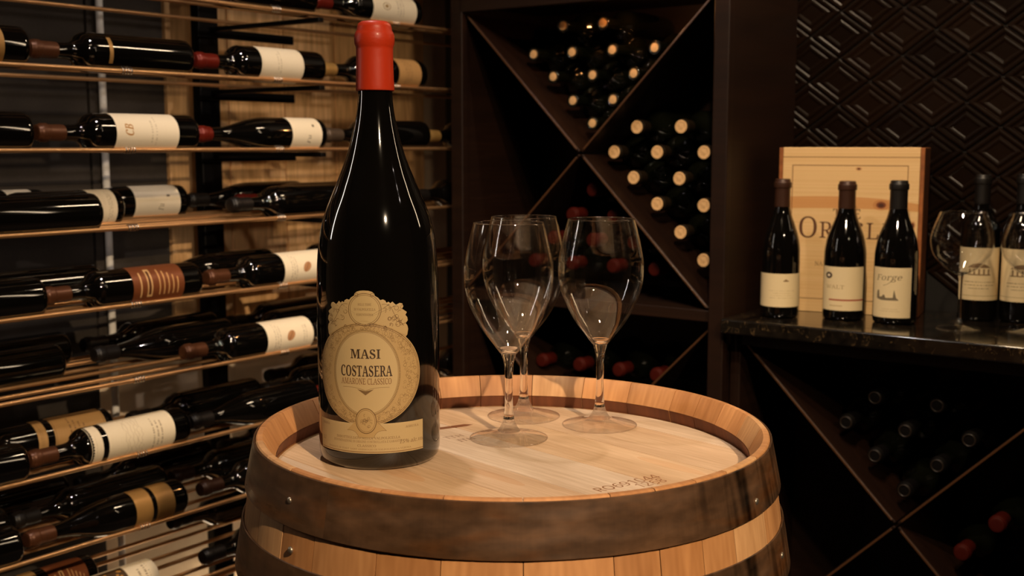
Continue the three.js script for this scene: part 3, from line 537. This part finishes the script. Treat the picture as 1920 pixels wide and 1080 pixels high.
// ------------------------------------------------------------------ barrel
const BC = [-0.7739, -1.0404], BTOP = 0.9554, HEAD = 0.9154;
const barrelR = y => { const q = (y - BTOP / 2) / (BTOP / 2); return 0.2852 + 0.043 * (1 - q * q); };
{
  const t = thing('wine_barrel', 'oak wine barrel standing upright with galvanised hoops and stamped head', 'barrel', [BC[0], 0, BC[1]]);
  // staves
  const joints = [11.6, 24, 38.5, 54.7, 64, 74, 83.4, 97, 109, 122, 135.2, 148, 158, 167.4, 182, 196.1, 211, 226, 238, 252, 267, 280, 295, 309, 322, 336, 347, 357];
  const prof = [[0.2852, BTOP - 0.0015], [0.2838, BTOP], [0.2782, BTOP], [0.2766, BTOP - 0.0012], [0.2655, BTOP - 0.0225], [0.2645, BTOP - 0.0245], [0.2655, BTOP - 0.026], [0.2690, HEAD + 0.002], [0.2700, HEAD - 0.004], [0.2650, HEAD - 0.03]];
  const ysIn = [0.75, 0.5, 0.2, 0.0], ysOut = [0.0, 0.1, 0.2, 0.3, 0.4, 0.48, 0.56, 0.64, 0.72, 0.78, 0.84, 0.88, 0.91, 0.935];
  const loop = [...prof, ...ysIn.map(y => [barrelR(y) - 0.026, y]), ...ysOut.map(y => [barrelR(y), y])];
  const staveMats = [0, 1, 2, 3].map(i => std({ color: [0xffffff, 0xf2e4d4, 0xffeedb, 0xe6d2bb][i], roughness: 0.58, map: oak(256, 512, [188, 142, 96], 26, 0.05, 0.006, 20 + i * 7), bumpMap: null }));
  const crozeShadeMat = std({ color: 0x7d4a2c, roughness: 0.7, side: THREE.DoubleSide, map: oak(256, 128, [215, 205, 195], 60, 0.09, 0.02, 14.2) });
  joints.forEach((a0, i) => {
    let a1 = joints[(i + 1) % joints.length]; if (a1 < a0) a1 += 360;
    const gap = 0.09, A0 = (a0 + gap) * Math.PI / 180, A1 = (a1 - gap) * Math.PI / 180, n = 5, dr = (rnd() - 0.5) * 0.0007, pos = [], uv = [], idx = [];
    for (let k = 0; k <= n; k++) { const a = A0 + (A1 - A0) * k / n, ed = (k === 0 || k === n) ? -0.0006 : 0; let s = 0; loop.forEach(([r, y], q) => { if (q) s += Math.hypot(r - loop[q - 1][0], y - loop[q - 1][1]); pos.push(Math.sin(a) * (r + dr * (r > 0.28 ? 1 : 1) + (y < BTOP - 0.005 && r > 0.275 ? ed : 0)), y, Math.cos(a) * (r + dr + (y < BTOP - 0.005 && r > 0.275 ? ed : 0))); uv.push((a - A0) * 0.3 * 4 + i * 0.37, s * 1.4 + i * 0.21); }); }
    const Lq = loop.length;
    for (let k = 0; k < n; k++) for (let q = 0; q < Lq; q++) { const b = (q + 1) % Lq, A = k * Lq + q, B = k * Lq + b, C = (k + 1) * Lq + b, D = (k + 1) * Lq + q; idx.push(A, C, B, A, D, C); }
    // end caps
    const tri = THREE.ShapeUtils.triangulateShape(loop.map(p => new THREE.Vector2(...p)), []);
    for (const f of tri) { idx.push(f[0], f[1], f[2]); idx.push(n * Lq + f[0], n * Lq + f[2], n * Lq + f[1]); }
    let g = new THREE.BufferGeometry(); g.setAttribute('position', new THREE.Float32BufferAttribute(pos, 3)); g.setAttribute('uv', new THREE.Float32BufferAttribute(uv, 2)); g.setIndex(idx);
    g = toCreasedNormals(g, 0.5);
    const stave = part('stave', g, staveMats[Math.floor(rnd() * 4)], t);
    // the croze below the chamfer: unsanded wood, browned further to deepen its shade
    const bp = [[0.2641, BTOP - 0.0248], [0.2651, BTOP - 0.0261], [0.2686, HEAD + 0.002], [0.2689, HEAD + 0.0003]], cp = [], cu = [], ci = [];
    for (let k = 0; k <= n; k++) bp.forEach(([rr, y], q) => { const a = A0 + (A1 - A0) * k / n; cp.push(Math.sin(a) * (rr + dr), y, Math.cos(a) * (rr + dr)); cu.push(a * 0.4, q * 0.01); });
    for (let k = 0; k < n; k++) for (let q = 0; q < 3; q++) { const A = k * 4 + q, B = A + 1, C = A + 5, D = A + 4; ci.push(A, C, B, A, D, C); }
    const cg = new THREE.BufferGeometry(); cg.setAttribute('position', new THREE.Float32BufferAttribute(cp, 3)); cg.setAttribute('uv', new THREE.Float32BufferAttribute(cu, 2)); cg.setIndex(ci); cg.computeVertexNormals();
    part('croze', cg, crozeShadeMat, stave, 'brown groove below the rim, its shade deepened in the colour');
  });
  // head boards, cut from one disc along lines 11 degrees off the X axis
  const HR = 0.2688, printTex = canvasTex(2048, 2048, (c, W, H) => {
    const S = W / 0.56, id = c.createImageData(W, H), ca = Math.cos(11 * Math.PI / 180), sa = Math.sin(11 * Math.PI / 180);
    for (let j = 0; j < H; j++) for (let i = 0; i < W; i++) {
      const u = i * ca + j * sa, v = -i * sa + j * ca, b = Math.floor(v / 340);
      const x = noise.noise(u * 0.0035, v * 0.055, b * 3.7) * 0.8 + noise.noise(u * 0.012, v * 0.22, 4.2 + b) * 0.55 + noise.noise(u * 0.0016, v * 0.006, 9.1 + b) * 1.1, k = (j * W + i) * 4;
      id.data[k] = clamp(203 + x * 16); id.data[k + 1] = clamp(178 + x * 18); id.data[k + 2] = clamp(152 + x * 20); id.data[k + 3] = 255;
    }
    c.putImageData(id, 0, 0);
    // tea-brown wine stains left by bottles
    c.globalAlpha = 0.16; c.fillStyle = '#b06a30'; for (const [x, z, a, b] of [[-.07, .12, .05, .012], [.03, .07, .045, .008], [.16, -.08, .05, .009]]) { c.beginPath(); c.ellipse(W / 2 + x * S, H / 2 + z * S, a * S, b * S, .2, 0, 7); c.fill(); } c.globalAlpha = 1;
    const put = (txt, x, z, size, ang, col) => { c.save(); c.translate(W / 2 + x * S, H / 2 + z * S); c.rotate(ang); c.fillStyle = col; c.font = `${Math.round(size * S)}px sans-serif`; c.fillText(txt, 0, 0); c.restore(); };
    const dir = Math.atan2(-0.0795, 0.0223);
    put('RO691044', .1500, .0520, .0195, dir, 'rgba(120,70,30,.9)');
    put('1268', .1760, .0130, .0185, dir, 'rgba(120,70,30,.75)');
    put('VEC', .2330, -.0560, .0200, dir, 'rgba(120,70,30,.7)');
    put('ITH', -.094, -.022, .0155, dir, 'rgba(90,55,30,.9)'); put('TTH', -.115, -.022, .0155, dir, 'rgba(90,55,30,.6)');
    c.save(); c.translate(W / 2 - .1460 * S, H / 2 - .0800 * S); c.rotate(dir + Math.PI * 0.06); c.fillStyle = 'rgba(110,62,30,.9)'; c.beginPath(); c.moveTo(-.05 * S, -.004 * S); c.lineTo(.012 * S, -.0075 * S); c.lineTo(.022 * S, -.001 * S); c.lineTo(.010 * S, .004 * S); c.lineTo(-.05 * S, .006 * S); c.fill(); c.restore();
  });
  const headMats = [0, 1, 2].map(i => std({ color: [0xffffff, 0xf7ecdf, 0xfff3e2][i], roughness: 0.55, map: printTex }));
  const off = [-HR, -0.219, -0.128, -0.045, 0.038, 0.098, 0.188, HR];
  for (let k = 0; k < off.length - 1; k++) {
    const a = off[k] + (k ? 0.0005 : 0), b = off[k + 1] - (k < off.length - 2 ? 0.0005 : 0), pts = [], N = 24;
    const R = HR - 0.0013, cl = v => Math.max(-R + 1e-4, Math.min(R - 1e-4, v));
    for (let i = 0; i <= N; i++) { const v = cl(a + (b - a) * i / N); pts.push([Math.sqrt(R * R - v * v), v]); }
    for (let i = N; i >= 0; i--) { const v = cl(a + (b - a) * i / N); pts.push([-Math.sqrt(R * R - v * v), v]); }
    // board frame (along, across in z) -> shape plane (x, -z)
    const ca = Math.cos(11 * Math.PI / 180), sa = Math.sin(11 * Math.PI / 180);
    const sh = new THREE.Shape(pts.map(([u, v]) => { const x = u * ca - v * sa, z = u * sa + v * ca; return new THREE.Vector2(x, -z); }).reverse());
    const g = new THREE.ExtrudeGeometry(sh, { depth: 0.022, bevelEnabled: true, bevelThickness: 0.0008, bevelSize: 0.0006, bevelSegments: 1, bevelOffset: -0.0006 });
    const p = g.attributes.position, uv = []; for (let i = 0; i < p.count; i++) uv.push(p.getX(i) / 0.56 + 0.5, p.getY(i) / 0.56 + 0.5);
    g.setAttribute('uv', new THREE.Float32BufferAttribute(uv, 2)); g.rotateX(-Math.PI / 2); g.translate(0, HEAD - 0.0228, 0);
    part('head_board', g, headMats[k % 3], t);
  }
  // hoops
  const hoopTex = dataTex(2048, 256, (i, j) => {
    const a = fbm(i * 0.012, j * 0.02, 31, 5), b = fbm(i * 0.05, j * 0.05, 37, 3), r = fbm(i * 0.006, j * 0.012, 41, 4), s = noise.noise(i * 0.4, j * 0.012, 3) * 0.5, rust = Math.max(0, r - 0.06) * 1.8;
    const u = i / 2048 * 360, dz = Math.max(0, 1 - Math.abs(u - 92) / 22), drip = dz * Math.max(0, noise.noise(i * 0.085, j * 0.004, 51) + 0.15) * 230;
    const v = 142 + a * 62 + b * 34 + s * 10 - drip;
    return [clamp(v + rust * 50), clamp(v * 0.93 + rust * 8), clamp(v * 0.84 - rust * 38)];
  });
  const hoopRough = dataTex(512, 128, (i, j) => { const v = 128 + fbm(i * 0.03, j * 0.05, 44, 4) * 130; return [v, clamp(v), v]; }, false);
  M.hoop = std({ color: 0xa3826a, roughness: 0.75, metalness: 0.3, map: hoopTex, roughnessMap: hoopRough });
  M.rivet = std({ color: 0xb9ad9c, roughness: 0.35, metalness: 0.9 });
  const hoop = (yt, yb, offT, offB) => {
    const pts = [], n = 8; for (let i = 0; i <= n; i++) { const y = yt + (yb - yt) * i / n; pts.push([barrelR(y) + offT + (offB - offT) * i / n, y]); }
    const outer = pts.map(([r, y]) => [r + 0.0018, y]);
    const edge = [[pts[0][0], yt], [pts[0][0] + 0.0009, yt + 0.0009]];
    const loopH = [...pts.slice().reverse(), [pts[0][0] + 0.0009, yt + 0.0008], ...outer, [pts[n][0] + 0.0009, yb - 0.0008], pts[n]];
    const g = lathe(loopH, 160); const uv = g.attributes.uv; for (let i = 0; i < uv.count; i++) uv.setXY(i, uv.getX(i) * 1.0, uv.getY(i));
    return toCreasedNormals(g, 0.6);
  };
  const spans = [[BTOP - 0.0022, 0.9035, 0.0004, 0.0022], [0.868, 0.818, 0.0008, 0.0024], [0.70, 0.655, 0.0006, 0.0022], [0.30, 0.255, 0.0022, 0.0006], [0.137, 0.087, 0.0024, 0.0008], [0.052, 0.002, 0.0022, 0.0004]];
  const hoops = spans.map(s => part('hoop', hoop(...s), M.hoop, t));
  const rivetAt = (parent, deg, y, r) => { const a = deg * Math.PI / 180, g = new THREE.SphereGeometry(r, 14, 10).scale(1, 1, 0.55); const m = part('rivet', g, M.rivet, parent); m.position.set(Math.sin(a) * (barrelR(y) + 0.0034), y, Math.cos(a) * (barrelR(y) + 0.0034)); m.rotation.y = a; };
  rivetAt(hoops[0], -10.9, 0.9275, 0.0034); rivetAt(hoops[0], 92, 0.917, 0.0036);
  rivetAt(hoops[1], 103, 0.845, 0.0036);
  { const a = -9.1 * Math.PI / 180, y = 0.8815, r = barrelR(y) + 0.0018, m = part('nail', new THREE.SphereGeometry(0.0036, 14, 10).scale(1, 1, 0.7), M.rivet, t); m.position.set(Math.sin(a) * r, y, Math.cos(a) * r); m.rotation.y = a; }
}

// ------------------------------------------------------------------ the big bottle
{
  const bx = -0.9034, bz = -0.9595;
  const t = thing('magnum_bottle', 'very large dark wine bottle with red wax cap and ornate gold-cream oval label', 'bottle', [bx, HEAD + 0.0002, bz]);
  const R = 0.0686;
  const low = [[0, 0.006], [0.03, 0.003], [0.056, 0], [0.0635, 0.0012], [0.0672, 0.006], [R, 0.014]];
  const up = smooth([[R, 0.014], [R, 0.08], [R, 0.16], [0.0680, 0.2059], [0.0665, 0.2343], [0.0634, 0.2583], [0.0566, 0.2823], [0.0458, 0.3085], [0.0361, 0.3322], [0.0284, 0.3558], [0.0217, 0.3845], [0.0192, 0.4050], [0.0189, 0.4200], [0.0187, 0.4700]], 90);
  part('glass_body', lathe([...low, ...up.slice(1), [0.01, 0.4702], [0, 0.4702]], 128), M.glassBlack, t);
  part('wax_cap', lathe([[0.0191, 0.4140], [0.0207, 0.4130], [0.0213, 0.4145], [0.0209, 0.4250], [0.0204, 0.4450], [0.0203, 0.4575], [0.0206, 0.4610], [0.0219, 0.4640], [0.0222, 0.4690], [0.0219, 0.4735], [0.0208, 0.4765], [0.0194, 0.4790], [0.0190, 0.4825], [0.0176, 0.4862], [0.0140, 0.4884], [0.0070, 0.4894], [0, 0.4895]], 64), M.wax, t);
  // labels: one print, cut to three outlines. print coordinates: arc length s (m, from the label's centre line) and height y (m)
  const AZ = 30.8 * Math.PI / 180, SW = 0.15, Y0 = 0.012, SH = 0.195;
  const art = canvasTex(1024, Math.round(1024 * SH / SW), (c, W, H) => {
    const k = W / SW, X = s => W / 2 + s * k, Y = y => H - (y - Y0) * k;
    c.fillStyle = '#d3b47e'; c.fillRect(0, 0, W, H);
    for (let i = 0; i < 9000; i++) { c.fillStyle = rnd() > .5 ? 'rgba(255,235,190,.07)' : 'rgba(110,75,35,.07)'; c.fillRect(rnd() * W, rnd() * H, 3, 3); }
    const ell = (s, y, a, b) => { c.beginPath(); c.ellipse(X(s), Y(y), a * k, b * k, 0, 0, Math.PI * 2); };
    // lace band
    ell(0, .108, .0631, .0567); c.fillStyle = '#cdab74'; c.fill();
    c.strokeStyle = 'rgba(110,80,40,.55)'; c.lineWidth = 2.2;
    for (let i = 0; i < 520; i++) { const a = rnd() * 6.283, f = 0.70 + 0.26 * rnd(), s = Math.cos(a) * .0631 * f, y = .108 + Math.sin(a) * .0567 * (0.84 + 0.13 * ((f - .7) / .26)); c.beginPath(); c.arc(X(s), Y(y), 5 + rnd() * 9, rnd() * 6, rnd() * 6 + 3.5); c.stroke(); }
    c.strokeStyle = 'rgba(90,60,30,.8)'; c.lineWidth = 4; ell(0, .108, .0615, .0552); c.stroke(); c.setLineDash([5, 5]); c.lineWidth = 6; ell(0, .108, .0598, .0536); c.stroke();
    c.setLineDash([]);
    ell(0, .109, .0363, .0457); c.fillStyle = '#dabe8a'; c.fill();
    c.strokeStyle = '#8a6a3c'; c.lineWidth = 11; ell(0, .109, .0375, .0470); c.stroke(); c.setLineDash([6, 5]); c.strokeStyle = '#d9bd88'; c.lineWidth = 6; ell(0, .109, .0375, .0470); c.stroke(); c.setLineDash([]);
    c.strokeStyle = 'rgba(100,70,35,.8)'; c.lineWidth = 2.5; ell(0, .109, .0358, .0450); c.stroke();
    // words
    c.textAlign = 'center'; c.textBaseline = 'alphabetic';
    const word = (txt, y, wid, hgt, font, col) => { c.save(); c.font = font; const m = c.measureText(txt).width; c.translate(X(0.0002), Y(y)); const sz = parseInt(font.match(/(\d+)px/)[1]); c.scale(wid * k / m, hgt * k / (sz * 0.68)); c.fillStyle = col; c.fillText(txt, 0, 0); c.restore(); };
    word('MASI', .1252, .0335, .0096, 'bold 100px serif', '#3f2c1c');
    word('COSTASERA', .1056, .0580, .0112, 'bold 100px serif', '#3a2417');
    word('AMARONE CLASSICO', .0969, .0565, .0062, '100px serif', '#7a4a26');
    c.strokeStyle = 'rgba(110,80,45,.8)'; c.lineWidth = 2.5; c.beginPath(); c.moveTo(X(-.026), Y(.0935)); c.quadraticCurveTo(X(-.01), Y(.0945), X(0), Y(.090)); c.quadraticCurveTo(X(.01), Y(.0945), X(.026), Y(.0935)); c.stroke();
    c.fillStyle = 'rgba(110,80,45,.8)'; c.beginPath(); c.moveTo(X(-.009), Y(.0915)); c.lineTo(X(0), Y(.0895)); c.lineTo(X(.009), Y(.0915)); c.lineTo(X(0), Y(.0850)); c.fill();
    // crest
    c.strokeStyle = 'rgba(95,65,32,.85)'; c.lineWidth = 4; ell(0, .1785, .0180, .0175); c.stroke(); ell(0, .1785, .0160, .0157); c.fillStyle = '#d8bb84'; c.fill(); c.lineWidth = 2.5; c.stroke();
    word('NELLE TERRE', .1830, .0150, .0022, '60px serif', 'rgba(90,60,35,.75)'); word('DI VALPOLICELLA', .1775, .0235, .0023, '60px serif', 'rgba(90,60,35,.75)'); word('SERENISSIMA', .1720, .0185, .0022, '60px serif', 'rgba(90,60,35,.75)');
    c.strokeStyle = 'rgba(105,72,36,.75)'; c.lineWidth = 3.5;
    for (const q of [-1, 1]) {
      for (let i = 0; i < 26; i++) { c.beginPath(); c.arc(X(q * (.021 + rnd() * .022)), Y(.157 + rnd() * .024), 6 + rnd() * 12, rnd() * 6, rnd() * 6 + 3); c.stroke(); }
      c.beginPath(); c.moveTo(X(q * .019), Y(.184)); c.quadraticCurveTo(X(q * .026), Y(.186), X(q * .03), Y(.178)); c.quadraticCurveTo(X(q * .034), Y(.168), X(q * .043), Y(.16)); c.stroke();
      c.beginPath(); c.arc(X(q * .0085), Y(.1945), 12, 0, 6); c.stroke();
    }
    // strip
    c.fillStyle = '#d6ba86'; c.fillRect(X(-.0668), Y(.0545), .1336 * k, (.0545 - .02) * k);
    c.fillStyle = '#8a6236'; c.fillRect(X(-.0668), Y(.0222), .1336 * k, 5);
    word('IMBOTTIGLIATO', .0395, .0400, .0001 + .0022, '60px serif', 'rgba(150,100,55,.0)');
    word('IMBOTTIGLIATO NELLA VALPOLICELLA', .0362, .0740, .0026, '60px serif', 'rgba(95,62,34,.75)');
    word('DENOMINAZIONE DI ORIGINE CONTROLLATA E GARANTITA', .0322, .0820, .0023, '60px serif', 'rgba(95,62,34,.65)');
    word('CLASSICO', .0275, .0210, .0026, '60px serif', 'rgba(95,62,34,.7)');
    word('PRODUCT OF ITALY  SANT AMBROGIO DI VALPOLICELLA VERONA', .0240, .1000, .0016, '60px serif', 'rgba(95,62,34,.6)');
    c.save(); c.font = 'italic 40px serif'; c.fillStyle = 'rgba(95,62,34,.75)'; c.fillText('15% alc.vol.', X(.0525), Y(.0302)); c.fillText('3 l', X(-.0600), Y(.0302)); c.font = '22px serif'; c.fillText('RISERVA', X(-.055), Y(.0478)); c.fillText('AGRICOLA', X(.052), Y(.047)); c.restore();
    // scroll ends and medallion
    c.fillStyle = '#cba970'; c.beginPath(); c.moveTo(X(-.022), Y(.0455)); c.quadraticCurveTo(X(-.011), Y(.047), X(-.0085), Y(.038)); c.lineTo(X(.0085), Y(.038)); c.quadraticCurveTo(X(.011), Y(.047), X(.022), Y(.0455)); c.lineTo(X(.012), Y(.056)); c.lineTo(X(-.012), Y(.056)); c.fill(); c.strokeStyle = 'rgba(95,65,32,.6)'; c.lineWidth = 2.5; c.stroke();
    ell(0, .0565, .0112, .0138); c.fillStyle = '#cfae76'; c.fill(); c.strokeStyle = '#6e4e2a'; c.lineWidth = 5; c.stroke(); c.lineWidth = 2; ell(0, .0565, .0096, .012); c.stroke();
    c.strokeStyle = 'rgba(95,65,32,.8)'; for (let i = 0; i < 22; i++) { const a = rnd() * 6.28, f = rnd() * .75; c.beginPath(); c.arc(X(Math.cos(a) * .009 * f), Y(.0565 + Math.sin(a) * .0115 * f), 4 + rnd() * 7, rnd() * 6, rnd() * 6 + 3); c.stroke(); }
  });
  art.anisotropy = 8;
  const mat = std({ color: 0xd2d2d2, map: art, roughness: 0.55 });
  const rr = y => y < 0.16 ? R : R - (R - 0.068) * Math.min(1, (y - 0.16) / 0.046);
  // bend a patch given by rings of (s, y) about a centre: outline(s,y) list scaled towards the centre
  function patch(outline, cs, cy, offset, rings = 8) {
    const pos = [], uv = [], idx = [], n = outline.length;
    for (let q = 0; q <= rings; q++) for (const [s0, y0] of outline) {
      const f = q / rings, s = cs + (s0 - cs) * f, y = cy + (y0 - cy) * f, a = AZ + s / R, r = rr(y) + offset - (q === rings ? offset * 0.6 : 0);
      pos.push(Math.sin(a) * r, y, Math.cos(a) * r); uv.push(s / SW + 0.5, (y - Y0) / SH);
    }
    for (let q = 0; q < rings; q++) for (let i = 0; i < n; i++) { const j = (i + 1) % n, A = q * n + i, B = q * n + j, C = (q + 1) * n + j, D = (q + 1) * n + i; idx.push(A, D, C, A, C, B); }
    const g = new THREE.BufferGeometry(); g.setAttribute('position', new THREE.Float32BufferAttribute(pos, 3)); g.setAttribute('uv', new THREE.Float32BufferAttribute(uv, 2)); g.setIndex(idx); g.computeVertexNormals(); return g;
  }
  const oval = []; for (let i = 0; i < 120; i++) { const a = i / 120 * 2 * Math.PI; oval.push([Math.cos(a) * 0.0631, 0.108 + Math.sin(a) * 0.0567]); }
  const half = [[0, .1992], [.0045, .1990], [.0085, .1978], [.0108, .1958], [.0114, .1935], [.0150, .1915], [.0172, .1888], [.0200, .1895], [.0228, .1880], [.0238, .1858], [.0262, .1868], [.0285, .1845], [.0305, .1868], [.0330, .1840], [.0352, .1828], [.0385, .1850], [.0415, .1842], [.0428, .1812], [.0412, .1785], [.0440, .1765], [.0468, .1745], [.0450, .1715], [.0472, .1690], [.0478, .1655], [.0452, .1625], [.0472, .1600], [.0482, .1560], [.0470, .1500], [.0440, .1460]];
  const crest = [...half, ...half.slice(1).reverse().map(([s, y]) => [-s, y])].reverse();
  const strip = []; const Sx = 0.0668; for (let i = 0; i <= 40; i++) strip.push([-Sx + 2 * Sx * i / 40, 0.0202]); for (let i = 0; i <= 10; i++) strip.push([Sx, 0.0202 + 0.0333 * i / 10]); for (let i = 40; i >= 0; i--) strip.push([-Sx + 2 * Sx * i / 40, 0.0535]); for (let i = 10; i > 0; i--) strip.push([-Sx, 0.0202 + 0.0333 * i / 10]);
  part('strip_label', patch(strip, 0, 0.037, 0.00035, 10), mat, t, 'printed cream strip under the oval label');
  part('crest_label', patch(crest, 0, 0.168, 0.0005, 10), mat, t, 'scrolled crest above the oval label');
  part('oval_label', patch(oval, 0, 0.108, 0.0007, 14), mat, t, 'ornate oval label with dark lettering');
  const med = []; for (let i = 0; i < 60; i++) { const a = i / 60 * 2 * Math.PI; med.push([Math.cos(a) * 0.0115, 0.0565 + Math.sin(a) * 0.0141]); }
  part('medallion', patch(med, 0, 0.0565, 0.0010, 4), mat, t, 'small oval medallion');
}

// ------------------------------------------------------------------ lamps and added fill lights (all outside the frame)
SPOTS.forEach(([x, z, cd, ax, ay, az, cone], i) => {
  const t = thing('ceiling_spot', ['round ceiling spotlight above the left side of the barrel', 'round ceiling spotlight nearest the viewer', 'round ceiling spotlight second from the viewer', 'added fill light behind the viewer on the right, brightening the barrel front', 'added fill light far right, brightening the wall behind the metal rack'][i], 'lamp', [x, CEILING, z]);
  part('trim_ring', lathe([[0.036, -0.001], [0.05, -0.001], [0.052, -0.004], [0.048, -0.008], [0.037, -0.008], [0.036, -0.001]], 36), M.railClip, t);
  const e = part('bulb', lathe([[0, -0.012], [0.02, -0.011], [0.034, -0.007], [0.035, -0.003], [0, -0.002]], 32), std({ color: 0x000000, emissive: i === 0 || i === 4 ? WHITER : WARM, emissiveIntensity: i === 0 ? 25 : i >= 3 ? 20 : 110 }), t);
  e.castShadow = false;
  const l = new THREE.SpotLight(i === 0 || i === 4 ? WHITER : WARM, cd, 0, cone, 0.6, 2); l.position.set(x, CEILING - 0.03, z); l.target.position.set(ax, ay, az); l.castShadow = true; l.shadow.radius = 1.6; l.name = 'spot_beam';
  scene.add(l, l.target);
});
{
  const t = thing('light_bar', 'slim linear lamp hung on two rods beside the tiled wall', 'lamp', [BAR.x, BAR.y, BAR.z]);
  part('housing', new RoundedBoxGeometry(BAR.wid + 0.02, 0.03, BAR.len + 0.02, 2, 0.004).translate(0, -0.0155, 0), M.blackMetal, t);
  for (const q of [-0.15, 0.15]) part('rod', rod(0.004, CEILING - BAR.y - 0.001, 'y', 0, (CEILING - BAR.y) / 2, q, 10), M.blackMetal, t);
  part('diffuser', new RoundedBoxGeometry(BAR.wid, 0.008, BAR.len, 2, 0.003).translate(0, -0.035, 0), std({ color: 0x000000, emissive: WARM, emissiveIntensity: 120 }), t);
  const l = new THREE.RectAreaLight(WARM, BAR.power, BAR.wid, BAR.len); l.position.set(BAR.x, BAR.y - 0.042, BAR.z); l.lookAt(BAR.x, 0, BAR.z + 1e-4); l.name = 'bar_light'; scene.add(l);
}
SCONCES.forEach((s, i) => {
  const t = thing('wall_lamp', ['tall slim wall lamp on the tiled side of the room', 'tall slim cool lamp on the left wall'][i], 'lamp', [s.x, s.y, s.z]);
  t.rotation.y = s.turn;
  part('back_plate', new RoundedBoxGeometry(s.w + 0.03, s.h + 0.03, 0.03, 2, 0.004), M.blackMetal, t);
  part('diffuser', new RoundedBoxGeometry(s.w, s.h, 0.012, 2, 0.004).translate(0, 0, 0.022), std({ color: 0x000000, emissive: s.color, emissiveIntensity: s.power }), t);
  const l = new THREE.RectAreaLight(s.color, s.power, s.w, s.h), n = new THREE.Vector3(Math.sin(s.turn), 0, Math.cos(s.turn));
  l.position.set(s.x, s.y, s.z).addScaledVector(n, 0.032); l.lookAt(l.position.clone().add(n)); l.name = 'wall_light'; scene.add(l);
});
{
  const F = ADDED_UPLIGHT, t = thing('added_uplight', 'unseen uplight added on the floor to brighten the wall behind the rack', 'lamp', [F.x, 0, F.z]);
  part('housing', new RoundedBoxGeometry(F.wid + 0.02, 0.03, F.len + 0.02, 2, 0.004).translate(0, 0.0155, 0), M.blackMetal, t);
  part('diffuser', new RoundedBoxGeometry(F.wid, 0.008, F.len, 2, 0.003).translate(0, 0.033, 0), std({ color: 0x000000, emissive: WARM, emissiveIntensity: 6 }), t);
  const l = new THREE.RectAreaLight(WARM, F.power, F.wid, F.len); l.position.set(F.x, 0.04, F.z); l.lookAt(F.x, 3, F.z + 1e-4); l.name = 'added_uplight_beam'; scene.add(l);
}
{
  const t = thing('cabinet_lamp', 'small amber puck lamp under the top shelf of the tall wine cabinet', 'lamp', [GLOW.x, GLOW.y, GLOW.z]);
  part('housing', lathe([[0, 0.0065], [0.016, 0.0065], [0.017, 0.005], [0.017, -0.001], [0.0145, -0.0015], [0.0145, 0.002], [0, 0.002]], 28), M.blackMetal, t);
  part('bulb', lathe([[0, -0.001], [0.012, -0.0008], [0.0142, 0.0005], [0.0142, 0.0018], [0, 0.0018]], 28), std({ color: 0x000000, emissive: AMBER, emissiveIntensity: 6 }), t);
  const l = new THREE.PointLight(AMBER, GLOW.power, 0, 2); l.position.set(GLOW.x, GLOW.y - 0.008, GLOW.z); l.castShadow = true; l.shadow.radius = 0.25; l.name = 'amber_light'; scene.add(l);
}
renderer.render(scene, camera);
